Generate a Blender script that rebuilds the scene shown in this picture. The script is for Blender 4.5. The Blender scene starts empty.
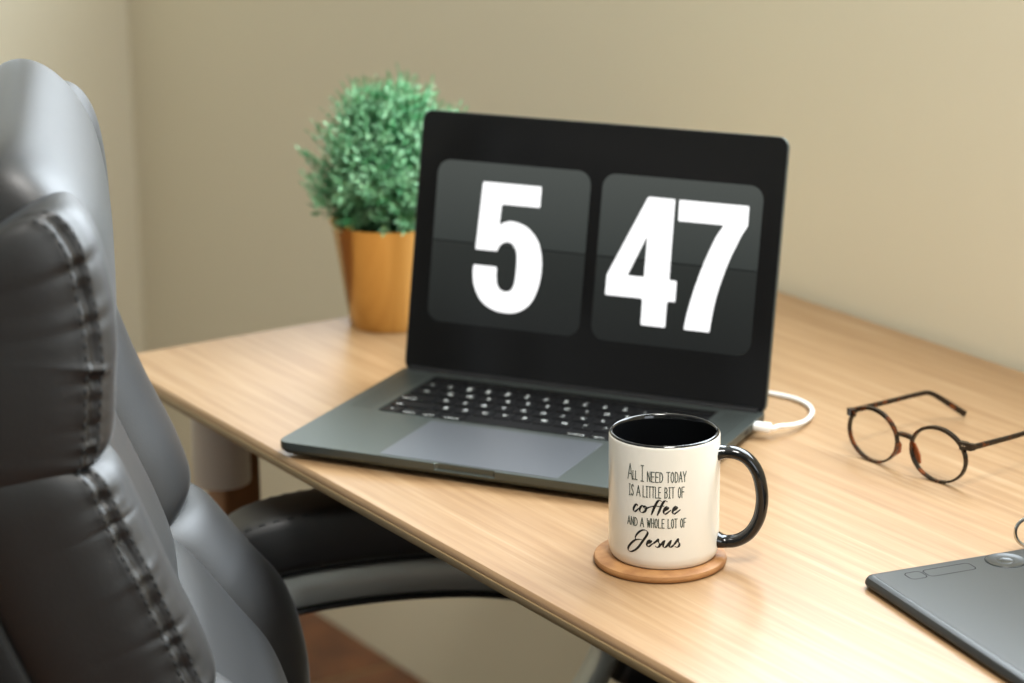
import bpy, bmesh, math, random
from mathutils import Vector, Matrix

scene = bpy.context.scene
HD = 0.714                       # height of the desk top above the floor
rnd = random.Random(7)

# ------------------------------------------------------------------ camera
cam_d = bpy.data.cameras.new('camera')
cam = bpy.data.objects.new('camera', cam_d)
scene.collection.objects.link(cam)
scene.camera = cam
RT = Vector((0.5450, 0.8384, -0.0093)).normalized()
FW = Vector((-0.8076, 0.5220, -0.2743)).normalized()
UP = RT.cross(FW).normalized()
RT = FW.cross(UP).normalized()
M = Matrix.Identity(4)
for i in range(3):
    M[i][0], M[i][1], M[i][2] = RT[i], UP[i], -FW[i]
CAM = Vector((2.1493, -0.9274, 0.671 + HD))
M.translation = CAM
cam.matrix_world = M
cam_d.sensor_width = 36.0
cam_d.lens = 36.0 * 2519.8 / 1024.0
cam_d.clip_start = 0.05
cam_d.dof.use_dof = True
cam_d.dof.focus_distance = 1.86
cam_d.dof.aperture_fstop = 5.0

# ------------------------------------------------------------------ light
world = bpy.data.worlds.new('sky')
scene.world = world
world.use_nodes = True
world.node_tree.nodes['Background'].inputs[0].default_value = (0.75, 0.85, 1.0, 1)
world.node_tree.nodes['Background'].inputs[1].default_value = 0.6

def area(name, loc, target, sx, sy, power, col):
    l = bpy.data.lights.new(name, 'AREA')
    l.shape = 'RECTANGLE'; l.size = sx; l.size_y = sy
    l.energy = power; l.color = col
    o = bpy.data.objects.new(name, l)
    scene.collection.objects.link(o)
    o.location = loc
    o.rotation_euler = (Vector(target) - Vector(loc)).to_track_quat('-Z', 'Y').to_euler()
    return o

WIN1 = (-0.05, 1.10, 1.12, 2.15)      # x0, x1, z0, z1 opening in the back wall
WIN2 = (-0.45, 0.62, 0.95, 2.20)        # y0, y1, z0, z1 opening in the right wall
WIN3 = (-1.20, -0.35, 1.08, 2.10)     # second, narrower opening in the back wall
WY = 0.690                            # back wall plane
WXL = -1.440                          # left wall plane
WXR = 3.30
WYF = -2.90
CEIL = 2.55
area('daylight', ((WIN1[0]+WIN1[1])/2, WY+0.06, (WIN1[2]+WIN1[3])/2), ((WIN1[0]+WIN1[1])/2, 0, (WIN1[2]+WIN1[3])/2),
     WIN1[1]-WIN1[0]-0.12, WIN1[3]-WIN1[2]-0.12, 35, (0.84, 0.93, 1.0))
area('daylight_right', (WXR+0.06, (WIN2[0]+WIN2[1])/2, (WIN2[2]+WIN2[3])/2), (0, (WIN2[0]+WIN2[1])/2, (WIN2[2]+WIN2[3])/2),
     WIN2[1]-WIN2[0]-0.12, WIN2[3]-WIN2[2]-0.12, 9, (0.88, 0.95, 1.0))

area('daylight_left', ((WIN3[0]+WIN3[1])/2, WY+0.06, (WIN3[2]+WIN3[3])/2), ((WIN3[0]+WIN3[1])/2, 0, (WIN3[2]+WIN3[3])/2),
     WIN3[1]-WIN3[0]-0.12, WIN3[3]-WIN3[2]-0.12, 9, (0.86, 0.94, 1.0))

ceil_fill = area('ceiling_fill_light', (1.50, -0.15, CEIL - 0.075), (1.50, -0.15, 0), 0.5, 0.5, 27, (1.0, 0.975, 0.94))  # unseen fill light, added only to brighten the walls
ceil_fill.data.shape = 'DISK'

vs = scene.view_settings
vs.view_transform = 'Standard'
vs.look = 'None'
vs.gamma = 1.0
vs.exposure = 0.44
vs.use_curve_mapping = False

# ------------------------------------------------------------------ helpers
def lin(c):
    if isinstance(c, str):
        c = c.lstrip('#')
        c = tuple(int(c[i:i+2], 16) / 255 for i in (0, 2, 4))
    return tuple((x / 12.92 if x <= 0.04045 else ((x + 0.055) / 1.055) ** 2.4) for x in c) + (1,)

def mat(name, col, rough=0.5, metal=0.0, spec=0.5, emit=None, es=0.0, coat=0.0, coat_rough=0.1, trans=0.0, ior=1.5):
    m = bpy.data.materials.new(name)
    m.use_nodes = True
    b = m.node_tree.nodes['Principled BSDF']
    b.inputs['Base Color'].default_value = lin(col)
    b.inputs['Roughness'].default_value = rough
    b.inputs['Metallic'].default_value = metal
    b.inputs['Specular IOR Level'].default_value = spec
    b.inputs['IOR'].default_value = ior
    b.inputs['Coat Weight'].default_value = coat
    b.inputs['Coat Roughness'].default_value = coat_rough
    b.inputs['Transmission Weight'].default_value = trans
    if emit:
        b.inputs['Emission Color'].default_value = lin(emit)
        b.inputs['Emission Strength'].default_value = es
    return m

def nodes(m):
    nt = m.node_tree
    return nt, nt.nodes, nt.links, nt.nodes['Principled BSDF']

def noise_bump(m, scale, strength, dist=0.001, detail=4, coord='Object'):
    nt, N, L, b = nodes(m)
    tc = N.new('ShaderNodeTexCoord'); nz = N.new('ShaderNodeTexNoise'); bp = N.new('ShaderNodeBump')
    nz.inputs['Scale'].default_value = scale; nz.inputs['Detail'].default_value = detail
    bp.inputs['Strength'].default_value = strength; bp.inputs['Distance'].default_value = dist
    L.new(tc.outputs[coord], nz.inputs['Vector']); L.new(nz.outputs['Fac'], bp.inputs['Height'])
    L.new(bp.outputs['Normal'], b.inputs['Normal'])
    return m

def noise_color(m, c1, c2, scale, detail=5, vec_scale=None, lo=0.35, hi=0.65):
    nt, N, L, b = nodes(m)
    tc = N.new('ShaderNodeTexCoord'); nz = N.new('ShaderNodeTexNoise'); cr = N.new('ShaderNodeValToRGB')
    nz.inputs['Scale'].default_value = scale; nz.inputs['Detail'].default_value = detail
    if vec_scale:
        mp = N.new('ShaderNodeMapping'); mp.inputs['Scale'].default_value = vec_scale
        L.new(tc.outputs['Object'], mp.inputs['Vector']); L.new(mp.outputs['Vector'], nz.inputs['Vector'])
    else:
        L.new(tc.outputs['Object'], nz.inputs['Vector'])
    cr.color_ramp.elements[0].position = lo; cr.color_ramp.elements[0].color = lin(c1)
    cr.color_ramp.elements[1].position = hi; cr.color_ramp.elements[1].color = lin(c2)
    L.new(nz.outputs['Fac'], cr.inputs['Fac']); L.new(cr.outputs['Color'], b.inputs['Base Color'])
    return m

def link(name, me, m=None, parent=None):
    o = bpy.data.objects.new(name, me)
    scene.collection.objects.link(o)
    if m and not me.materials:
        me.materials.append(m)
    if parent:
        o.parent = parent
    return o

def build(name, verts, faces, m=None, parent=None, smooth=False, angle=None):
    me = bpy.data.meshes.new(name)
    me.from_pydata([tuple(v) for v in verts], [], faces)
    bm = bmesh.new(); bm.from_mesh(me)
    bmesh.ops.recalc_face_normals(bm, faces=bm.faces)
    bm.to_mesh(me); bm.free()
    if smooth:
        me.polygons.foreach_set('use_smooth', [True] * len(me.polygons))
        if angle:
            me.set_sharp_from_angle(angle=math.radians(angle))
    me.update()
    return link(name, me, m, parent)

def empty(name, loc, rz=0.0):
    o = bpy.data.objects.new(name, None)
    o.empty_display_size = 0.05
    scene.collection.objects.link(o)
    o.location = loc; o.rotation_euler = (0, 0, rz)
    return o

def tag(o, label, cat, group=None):
    o['label'] = label; o['category'] = cat
    if group: o['group'] = group
    return o

def structure(o):
    o['kind'] = 'structure'; return o

def box_vf(x0, x1, y0, y1, z0, z1):
    v = [(x0,y0,z0),(x1,y0,z0),(x1,y1,z0),(x0,y1,z0),(x0,y0,z1),(x1,y0,z1),(x1,y1,z1),(x0,y1,z1)]
    f = [(0,3,2,1),(4,5,6,7),(0,1,5,4),(1,2,6,5),(2,3,7,6),(3,0,4,7)]
    return v, f

def box(name, x0, x1, y0, y1, z0, z1, m, parent=None, bev=0.0, seg=2):
    v, f = box_vf(x0, x1, y0, y1, z0, z1)
    o = build(name, v, f, m, parent)
    if bev > 0:
        bm = bmesh.new(); bm.from_mesh(o.data)
        bmesh.ops.bevel(bm, geom=bm.edges[:], offset=bev, segments=seg, affect='EDGES', profile=0.5)
        bm.to_mesh(o.data); bm.free()
        o.data.polygons.foreach_set('use_smooth', [True] * len(o.data.polygons))
        o.data.set_sharp_from_angle(angle=math.radians(50))
    return o

def merge(parts):
    V, F = [], []
    for v, f in parts:
        k = len(V); V += list(v); F += [tuple(i + k for i in q) for q in f]
    return V, F

def rrect(x0, x1, y0, y1, r, n=6):
    pts = []
    for cx, cy, a0 in ((x1-r, y1-r, 0), (x0+r, y1-r, 90), (x0+r, y0+r, 180), (x1-r, y0+r, 270)):
        for i in range(n + 1):
            a = math.radians(a0 + 90 * i / n)
            pts.append((cx + r * math.cos(a), cy + r * math.sin(a)))
    return pts

def inset(pts, d):
    n = len(pts); out = []
    for i in range(n):
        p0, p, p1 = Vector(pts[i-1]), Vector(pts[i]), Vector(pts[(i+1) % n])
        a = (p - p0); b = (p1 - p)
        if a.length < 1e-9: a = b
        if b.length < 1e-9: b = a
        na = Vector((-a.y, a.x)).normalized(); nb = Vector((-b.y, b.x)).normalized()
        nn = (na + nb); nn.normalize()
        k = d / max(0.3, nn.dot(na))
        out.append((p.x + nn.x * k, p.y + nn.y * k))
    return out

def layers(levels, cap=True):
    """levels: list of (list of 2d points, z); equal counts."""
    n = len(levels[0][0]); V, F = [], []
    for pts, z in levels:
        V += [(x, y, z) for x, y in pts]
    for k in range(len(levels) - 1):
        for i in range(n):
            j = (i + 1) % n
            F.append((k*n+i, k*n+j, (k+1)*n+j, (k+1)*n+i))
    if cap:
        F.append(tuple(range(n - 1, -1, -1))); F.append(tuple((len(levels)-1)*n + i for i in range(n)))
    return V, F

def slab_vf(pts, z0, z1, ch=0.0005):
    return layers([(inset(pts, ch), z0), (pts, z0 + ch), (pts, z1 - ch), (inset(pts, ch), z1)])

def lathe_vf(prof, n=64, cap0=False, cap1=False):
    V, F = [], []
    for r, z in prof:
        for i in range(n):
            a = 2 * math.pi * i / n
            V.append((r * math.cos(a), r * math.sin(a), z))
    for k in range(len(prof) - 1):
        for i in range(n):
            j = (i + 1) % n
            F.append((k*n+i, k*n+j, (k+1)*n+j, (k+1)*n+i))
    if cap0: F.append(tuple(range(n - 1, -1, -1)))
    if cap1: F.append(tuple((len(prof)-1)*n + i for i in range(n)))
    return V, F

def catmull(P, n=8, closed=False):
    P = [Vector(p) for p in P]; out = []; m = len(P)
    for i in range(m if closed else m - 1):
        if closed:
            p0, p1, p2, p3 = P[(i-1) % m], P[i], P[(i+1) % m], P[(i+2) % m]
        else:
            p0 = P[i-1] if i > 0 else P[0] * 2 - P[1]
            p1, p2 = P[i], P[i+1]
            p3 = P[i+2] if i + 2 < m else P[-1] * 2 - P[-2]
        for k in range(n):
            t = k / n
            out.append(0.5 * ((2*p1) + (-p0+p2)*t + (2*p0-5*p1+4*p2-p3)*t*t + (-p0+3*p1-3*p2+p3)*t**3))
    if not closed: out.append(P[-1].copy())
    return out

def tube_vf(path, rad, n=12, closed=False, sect=None, up=Vector((0, 0, 1))):
    """sweep a section (list of (a,b)) or a circle along a 3d path. rad: number or list."""
    path = [Vector(p) for p in path]; m = len(path)
    V, F = [], []
    nrm = None
    for i, p in enumerate(path):
        if closed: t = path[(i+1) % m] - path[i-1]
        else: t = path[min(i+1, m-1)] - path[max(i-1, 0)]
        t.normalize()
        if nrm is None:
            nrm = up - t * up.dot(t)
            if nrm.length < 1e-4: nrm = Vector((1, 0, 0)) - t * t.x
            nrm.normalize()
        else:
            nrm = nrm - t * nrm.dot(t); nrm.normalize()
        bi = t.cross(nrm)
        r = rad[i] if isinstance(rad, (list, tuple)) else rad
        if sect:
            for a, b in sect: V.append(p + nrm * a * r + bi * b * r)
        else:
            for k in range(n):
                a = 2 * math.pi * k / n
                V.append(p + nrm * (r * math.cos(a)) + bi * (r * math.sin(a)))
    ns = len(sect) if sect else n
    for i in range(m if closed else m - 1):
        for k in range(ns):
            j = (k + 1) % ns; i2 = (i + 1) % m
            F.append((i*ns+k, i*ns+j, i2*ns+j, i2*ns+k))
    if not closed:
        F.append(tuple(range(ns - 1, -1, -1))); F.append(tuple((m-1)*ns + k for k in range(ns)))
    return V, F

def mapv(vf, fn):
    return [fn(Vector(v)) for v in vf[0]], vf[1]

# ------------------------------------------------------------------ materials
M_wall = noise_bump(mat('wall_paint', '#e1d9c1', 0.55, spec=0.3), 60, 0.08, 0.002)
M_wall2 = mat('grey_wall_paint', '#a5a8a3', 0.6, spec=0.3)
M_ceil = mat('ceiling_paint', '#f0eee8', 0.8)
M_winframe = mat('window_frame_white', '#e8e8e4', 0.4)

def glass_mat(name, tint=(1, 1, 1, 1), refl=0.08):
    m = bpy.data.materials.new(name); m.use_nodes = True
    nt = m.node_tree; N = nt.nodes; N.clear()
    out = N.new('ShaderNodeOutputMaterial'); mx = N.new('ShaderNodeMixShader')
    tr = N.new('ShaderNodeBsdfTransparent'); gl = N.new('ShaderNodeBsdfGlossy')
    lw = N.new('ShaderNodeFresnel'); lw.inputs['IOR'].default_value = 1.45
    tr.inputs['Color'].default_value = tint; gl.inputs['Roughness'].default_value = 0.02
    nt.links.new(lw.outputs[0], mx.inputs[0]); nt.links.new(tr.outputs[0], mx.inputs[1])
    nt.links.new(gl.outputs[0], mx.inputs[2]); nt.links.new(mx.outputs[0], out.inputs[0])
    return m
M_pane = glass_mat('window_glass')
M_lens = glass_mat('lens_glass', (0.97, 0.97, 0.96, 1))

M_tile = noise_color(mat('brown_floor_tile', '#6b3f24', 0.35), '#5a321d', '#7d4c2c', 14)
M_grout = mat('grout', '#8a7556', 0.8)

# desk wood: long straight grain along X
M_wood = mat('light_bamboo_wood', '#d9b583', 0.37, spec=0.5)
def wood_nodes(m, cols, sx=2.2, sy=60.0):
    nt, N, L, b = nodes(m)
    tc = N.new('ShaderNodeTexCoord'); mp = N.new('ShaderNodeMapping')
    mp.inputs['Scale'].default_value = (sx, sy, sy)
    n1 = N.new('ShaderNodeTexNoise'); n1.inputs['Scale'].default_value = 2.2; n1.inputs['Detail'].default_value = 5; n1.inputs['Roughness'].default_value = 0.62
    cr = N.new('ShaderNodeValToRGB')
    e = cr.color_ramp.elements
    e[0].position = 0.30; e[0].color = lin(cols[0])
    e[1].position = 0.72; e[1].color = lin(cols[2])
    k = e.new(0.5); k.color = lin(cols[1])
    mp2 = N.new('ShaderNodeMapping'); mp2.inputs['Scale'].default_value = (5.0, 260, 260)
    n2 = N.new('ShaderNodeTexNoise'); n2.inputs['Scale'].default_value = 1.5; n2.inputs['Detail'].default_value = 3
    mx = N.new('ShaderNodeMix'); mx.data_type = 'RGBA'; mx.blend_type = 'MULTIPLY'; mx.inputs[0].default_value = 0.30
    cr2 = N.new('ShaderNodeValToRGB')
    cr2.color_ramp.elements[0].position = 0.30; cr2.color_ramp.elements[0].color = (0.62, 0.52, 0.42, 1)
    cr2.color_ramp.elements[1].position = 0.60; cr2.color_ramp.elements[1].color = (1, 1, 1, 1)
    L.new(tc.outputs['Object'], mp.inputs[0]); L.new(mp.outputs[0], n1.inputs['Vector']); L.new(n1.outputs['Fac'], cr.inputs[0])
    L.new(tc.outputs['Object'], mp2.inputs[0]); L.new(mp2.outputs[0], n2.inputs['Vector']); L.new(n2.outputs['Fac'], cr2.inputs[0])
    L.new(cr.outputs[0], mx.inputs[6]); L.new(cr2.outputs[0], mx.inputs[7]); L.new(mx.outputs[2], b.inputs['Base Color'])
wood_nodes(M_wood, ('#957452', '#a2825e', '#ae916f'))
M_woodedge = mat('wood_edge_strip', '#8f7853', 0.38)
M_leg_white = mat('white_metal_leg', '#e6e6e0', 0.35)
M_leg_wood = mat('brown_leg_wood', '#8a6038', 0.5)

M_alu = noise_bump(mat('space_grey_aluminium', '#5e6460', 0.45, metal=0.85), 900, 0.05, 0.0002)
M_pad = mat('trackpad_glass', '#72757a', 0.42, metal=0.75)
M_black = mat('black_plastic', '#131314', 0.5, spec=0.25)
M_key = mat('key_black', '#0d0d0e', 0.5, spec=0.2)
M_legend = mat('key_legend', '#e8ece8', 0.5, emit='#e8f0ea', es=0.35)
M_glassblk = mat('black_screen_glass', '#161616', 0.14, spec=0.25)
M_digit = mat('screen_white', '#101010', 0.4, spec=0.2, emit='#ffffff', es=1.0)
M_cardline = mat('screen_line', '#050505', 0.3, spec=0.2, emit='#1a1c1b', es=0.8)
M_mid = mat('screen_digit_line', '#101010', 0.4, spec=0.2, emit='#d8dad8', es=1.0)
M_rubber = mat('rubber', '#101010', 0.8)

def card_mat():
    m = mat('screen_card', '#080808', 0.2, spec=0.3)
    nt, N, L, b = nodes(m)
    tc = N.new('ShaderNodeTexCoord'); sp = N.new('ShaderNodeSeparateXYZ'); cr = N.new('ShaderNodeValToRGB')
    L.new(tc.outputs['Generated'], sp.inputs[0])
    e = cr.color_ramp.elements
    e[0].position = 0.0; e[0].color = lin('#1e201f')
    e[1].position = 1.0; e[1].color = lin('#474b48')
    a = e.new(0.49); a.color = lin('#2b2e2c')
    c = e.new(0.51); c.color = lin('#363a38')
    L.new(sp.outputs['Z'], cr.inputs[0]); L.new(cr.outputs[0], b.inputs['Emission Color'])
    b.inputs['Emission Strength'].default_value = 0.85
    return m
M_card = card_mat()

M_ceramic = mat('white_ceramic', '#ece8dc', 0.12, spec=0.55)
M_ceramic_blk = mat('black_ceramic', '#0b0c0d', 0.10, spec=0.55)
M_ink = mat('dark_print', '#101414', 0.4)
M_inkcaps = mat('green_grey_print', '#33443a', 0.4)
M_cork = noise_color(mat('coaster_wood', '#b78552', 0.6), '#93643a', '#b28250', 60, vec_scale=(1, 1, 3))
M_gold = mat('gold_metal', '#e6bf78', 0.22, metal=1.0)
M_soil = mat('pot_filler', '#2c3a28', 0.9)
M_leaf = mat('plastic_leaf', '#4d9a63', 0.45, spec=0.4)
noise_color(M_leaf, '#418a55', '#a6d8ac', 42, 2, lo=0.36, hi=0.64)
M_leaf.node_tree.nodes['Principled BSDF'].inputs['Subsurface Weight'].default_value = 0.0
M_stem = mat('plant_stem', '#2f6a3f', 0.6)
M_cable = mat('white_cable', '#eeeeea', 0.4)
M_tablet = noise_bump(mat('dark_grey_tablet', '#232728', 0.38, spec=0.45), 1500, 0.05, 0.0002)
M_tablet_top = noise_bump(mat('grey_tablet_surface', '#1d2221', 0.30, spec=0.45), 2500, 0.06, 0.0002)
M_tabgroove = mat('tablet_groove', '#0d0f0f', 0.7, spec=0.1)
M_chrome = mat('chrome', '#c9cccb', 0.15, metal=1.0)
M_silver = mat('brushed_silver', '#cfd3cf', 0.42, metal=0.55)
M_leather = noise_bump(mat('black_leather', '#060708', 0.52, spec=0.95), 420, 0.16, 0.0008)
_b = M_leather.node_tree.nodes['Principled BSDF']
_b.inputs['Sheen Weight'].default_value = 0.22
_b.inputs['Sheen Roughness'].default_value = 0.20
_b.inputs['Sheen Tint'].default_value = (0.85, 0.93, 1.0, 1)
M_thread = mat('grey_thread', '#2a2d2e', 0.7)
M_chairplastic = mat('chair_black_plastic', '#121313', 0.5)

def tortoise():
    m = mat('tortoise_acetate', '#2a1409', 0.14, spec=0.5)
    nt, N, L, b = nodes(m)
    tc = N.new('ShaderNodeTexCoord'); nz = N.new('ShaderNodeTexNoise'); cr = N.new('ShaderNodeValToRGB')
    nz.inputs['Scale'].default_value = 95; nz.inputs['Detail'].default_value = 2
    e = cr.color_ramp.elements
    e[0].position = 0.52; e[0].color = lin('#120a07')
    e[1].position = 0.78; e[1].color = lin('#7a3d18')
    L.new(tc.outputs['Object'], nz.inputs['Vector']); L.new(nz.outputs['Fac'], cr.inputs[0]); L.new(cr.outputs[0], b.inputs['Base Color'])
    return m
M_tort = tortoise()
M_amber = mat('amber_acetate', '#9a4a1e', 0.15, spec=0.5)

# ------------------------------------------------------------------ the room
T = 0.14
def wall_with_window(name, fixed, axis, u0, u1, *ws, m=None):
    """wall slab with an opening; axis 'y' -> wall lies at y=fixed and runs along x."""
    s = 1 if fixed > 0 else -1
    parts = []; cells = []; u = u0
    for a0, a1, z0, z1 in sorted(ws):
        cells += [(u, a0, 0, CEIL), (a0, a1, 0, z0), (a0, a1, z1, CEIL)]; u = a1
    cells.append((u, u1, 0, CEIL))
    for (p0, p1, q0, q1) in cells:
        if axis == 'y': parts.append(box_vf(p0, p1, min(fixed, fixed+s*T), max(fixed, fixed+s*T), q0, q1))
        else: parts.append(box_vf(min(fixed, fixed+s*T), max(fixed, fixed+s*T), p0, p1, q0, q1))
    return structure(build(name, *merge(parts), m or M_wall))
wall_with_window('wall_back', WY, 'y', WXL - T, WXR + T, WIN1, WIN3)
wall_with_window('wall_right', WXR, 'x', WYF, WY, WIN2, m=M_wall2)
structure(box('wall_left', WXL - T, WXL, WYF, WY, 0, CEIL, M_wall))
structure(box('wall_front', WXL - T, WXR + T, WYF - T, WYF, 0, CEIL, M_wall2))
ceil_ = structure(box('ceiling', WXL - T, WXR + T, WYF - T, WY + T, CEIL, CEIL + 0.1, M_ceil))
v, f = lathe_vf([(0.001, CEIL - 0.070), (0.27, CEIL - 0.070), (0.28, CEIL - 0.060), (0.29, CEIL - 0.001), (0.001, CEIL - 0.001)], 48)
build('ceiling_fill_housing', [(p[0] + 1.50, p[1] - 0.15, p[2]) for p in v], f, M_winframe, ceil_, True, 40)  # made-up housing for the added ceiling fill light
fl = structure(box('floor', WXL - T, WXR + T, WYF - T, WY + T, -0.1, -0.003, M_grout))
ts, g = 0.33, 0.012
tile_me = None
nx0 = int((WXL + 0.660) / ts) - 1
for ix in range(nx0, 14):
    for iy in range(0, 12):
        x0 = -0.660 + ix * ts; y1 = WY - iy * ts
        a, b_ = max(x0 + g/2, WXL), min(x0 + ts - g/2, WXR)
        c, d_ = max(y1 - ts + g, WYF), y1
        if b_ - a < 0.02 or d_ - c < 0.02: continue
        if abs((b_ - a) - (ts - g)) < 1e-5 and abs((d_ - c) - (ts - g)) < 1e-5:
            if tile_me is None:
                h = (ts - g) / 2
                pts = rrect(-h, h, -h, h, 0.004, 1)
                v, f = layers([(pts, -0.008), (pts, -0.0015), (inset(pts, 0.0015), 0.0)])
                tile_me = bpy.data.meshes.new('tile'); tile_me.from_pydata(v, [], f); tile_me.materials.append(M_tile)
            o = link('tile', tile_me, None, fl)
            o.location = ((a + b_) / 2, (c + d_) / 2, 0)
        else:
            box('tile', a, b_, c, d_, -0.008, 0.0, M_tile, fl)

def window(name, fixed, axis, w):
    a0, a1, z0, z1 = w; s = 1 if fixed > 0 else -1
    e = structure(empty(name, (0, 0, 0)))
    fr = 0.05
    f0, f1 = fixed + s * 0.075, fixed + s * 0.115
    def bx(nm, p0, p1, q0, q1, m, d0=f0, d1=f1):
        lo, hi = min(d0, d1), max(d0, d1)
        if axis == 'y': return box(nm, p0, p1, lo, hi, q0, q1, m, e)
        return box(nm, lo, hi, p0, p1, q0, q1, m, e)
    bx('window_frame', a0, a0+fr, z0, z1, M_winframe); bx('window_frame', a1-fr, a1, z0, z1, M_winframe)
    bx('window_frame', a0+fr, a1-fr, z0, z0+fr, M_winframe); bx('window_frame', a0+fr, a1-fr, z1-fr, z1, M_winframe)
    mid = (a0 + a1) / 2
    bx('mullion', mid-0.02, mid+0.02, z0+fr, z1-fr, M_winframe)
    pm = fixed + s * 0.095
    bx('pane', a0+fr, mid-0.02, z0+fr, z1-fr, M_pane, pm-0.003, pm+0.003)
    bx('pane', mid+0.02, a1-fr, z0+fr, z1-fr, M_pane, pm-0.003, pm+0.003)
window('window_1', WY, 'y', WIN1)
window('window_3', WY, 'y', WIN3)
window('window_2', WXR, 'x', WIN2)

# ------------------------------------------------------------------ desk
desk = tag(empty('desk', (0, 0, 0)), 'light wooden desk with straight grain standing against the cream wall', 'desk')
TD = 0.0135
DX1, DY1 = 1.62, 0.684
pts = rrect(0, DX1, 0, DY1, 0.006, 4)
v, f = layers([(inset(pts, 0.004), HD - TD), (inset(pts, 0.0008), HD - TD + 0.002), (pts, HD - 0.0045), (inset(pts, 0.0010), HD - 0.0018), (inset(pts, 0.0030), HD)])
build('tabletop', v, f, M_wood, desk, True, 35)
box('edge_strip', 0.004, DX1 - 0.004, -0.0012, 0.0004, HD - TD + 0.0015, HD - 0.0055, M_woodedge, desk, 0.0006)
def desk_leg(x, y, sx, sy):
    v, f = lathe_vf([(0.001, -0.128), (0.0265, -0.128), (0.028, -0.126), (0.028, -TD), (0.001, -TD)], 40)
    c = build('leg_collar', [(p[0]+x, p[1]+y, p[2]+HD) for p in v], f, M_leg_white, desk, True, 40)
    px, py = x + sx * 0.012, y + sy * 0.018
    box('leg', px - 0.020, px + 0.020, py - 0.020, py + 0.020, 0.0, HD - TD, M_leg_wood, desk, 0.003)
desk_leg(0.052, 0.092, -1, 1)
desk_leg(DX1 - 0.052, 0.092, 1, 1)
desk_leg(0.20, 0.60, 1, 1)
desk_leg(DX1 - 0.20, 0.60, -1, 1)

# ------------------------------------------------------------------ laptop
LAP = empty('laptop', (0.5057, 0.0877, HD), math.radians(32.197))
tag(LAP, 'open dark grey laptop whose black screen shows a large white flip clock', 'laptop')
HW, D = 0.1747, 0.2407
ZT = 0.0145
def lap_outline(dy=0.0):
    p = []
    r = 0.010
    full = rrect(-HW, HW, 0, D, r, 6)
    # insert thumb notch points on the front edge (between corner 3 and corner 4)
    k = 3 * 7
    left = full[:k]; right = full[k:]
    nt = [(-0.0275, 0), (-0.0265, dy * 0.6), (-0.0245, dy), (0.0245, dy), (0.0265, dy * 0.6), (0.0275, 0)]
    return left + nt + right
o0, o1 = lap_outline(0), lap_outline(0.0022)
WX0, WX1, WY0, WY1 = -0.137, 0.137, 0.1093, 0.2225
lev = [(inset(o0, 0.012), 0.0016), (inset(o0, 0.004), 0.0040), (inset(o0, 0.0006), 0.0068), (o0, 0.0085), (o1, 0.0095), (o1, ZT - 0.0004), (inset(o1, 0.0004), ZT)]
v, f = layers(lev)
top = f.pop()
n = len(o1)
well = rrect(WX0, WX1, WY0, WY1, 0.002, 2)
base_i = len(v)
v += [(x, y, ZT) for x, y in well]; v += [(x, y, ZT - 0.0012) for x, y in well]
m_ = len(well)
for i in range(m_):
    j = (i + 1) % m_
    f.append((base_i + i, base_i + j, base_i + m_ + j, base_i + m_ + i))
me = bpy.data.meshes.new('base'); me.from_pydata(v, [], f)
bm = bmesh.new(); bm.from_mesh(me); bm.verts.ensure_lookup_table()
ed = []
for i in range(n):
    ed.append(bm.edges.get((bm.verts[top[i]], bm.verts[top[(i+1) % n]])))
for i in range(m_):
    ed.append(bm.edges.get((bm.verts[base_i+i], bm.verts[base_i+(i+1) % m_])))
bmesh.ops.triangle_fill(bm, use_beauty=True, use_dissolve=False, edges=[e for e in ed if e])
bmesh.ops.recalc_face_normals(bm, faces=bm.faces)
bm.to_mesh(me); bm.free()
link('base', me, M_alu, LAP)
box('keyboard_well', WX0, WX1, WY0, WY1, ZT - 0.0016, ZT - 0.0011, M_black, LAP)
# trackpad
pts = rrect(-0.080, 0.080, 0.0045, 0.1013, 0.0025, 3)
build('trackpad', *slab_vf(pts, ZT - 0.0001, ZT + 0.0003, 0.00012), M_pad, LAP)
# speaker grilles: rows of tiny holes
for s in (-1, 1):
    parts = []
    for i in range(6):
        for k in range(44):
            x = s * (0.1455 + i * 0.0036); y = 0.112 + k * 0.0025
            parts.append(([(x-0.0006, y-0.0006, ZT+0.00006), (x+0.0006, y-0.0006, ZT+0.00006), (x+0.0006, y+0.0006, ZT+0.00006), (x-0.0006, y+0.0006, ZT+0.00006)], [(0, 1, 2, 3)]))
    g_ = build('speaker_grille', *merge(parts), M_black, LAP); g_['kind'] = 'stuff'
# keys
U = (WX1 - WX0 - 0.002) / 14.5
RP = 0.0189
rows = [
    (0, [(1, 'fn'), (1, 'control'), (1, 'option'), (1.25, 'command'), (5.0, ''), (1.25, 'command'), (1, 'option'), (1, '<'), ('ud', ''), (1, '>')]),
    (1, [(2.25, 'shift')] + [(1, c) for c in 'ZXCVBNM'] + [(1, '< ,'), (1, '> .'), (1, '? /'), (2.25, 'shift')]),
    (2, [(1.75, 'caps lock')] + [(1, c) for c in 'ASDFGHJKL'] + [(1, ': ;'), (1, '" \''), (1.75, 'return')]),
    (3, [(1.5, 'tab')] + [(1, c) for c in 'QWERTYUIOP'] + [(1, '{ ['), (1, '} ]'), (1, '| \\')]),
    (4, [(1, '~ `')] + [(1, a + ' ' + b) for a, b in zip('!@#$%^&*()_+', '1234567890-=')] + [(1.5, 'delete')]),
]
key_cache = {}
def key_mesh(w, h):
    k = (round(w, 5), round(h, 5))
    if k not in key_cache:
        pts = rrect(-w/2, w/2, -h/2, h/2, 0.0016, 2)
        vv, ff = layers([(pts, -0.0010), (pts, 0.0), (inset(pts, 0.0003), 0.0002)])
        me = bpy.data.meshes.new('key'); me.from_pydata(vv, [], ff); me.materials.append(M_key)
        key_cache[k] = me
    return key_cache[k]
legend_jobs = []
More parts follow.
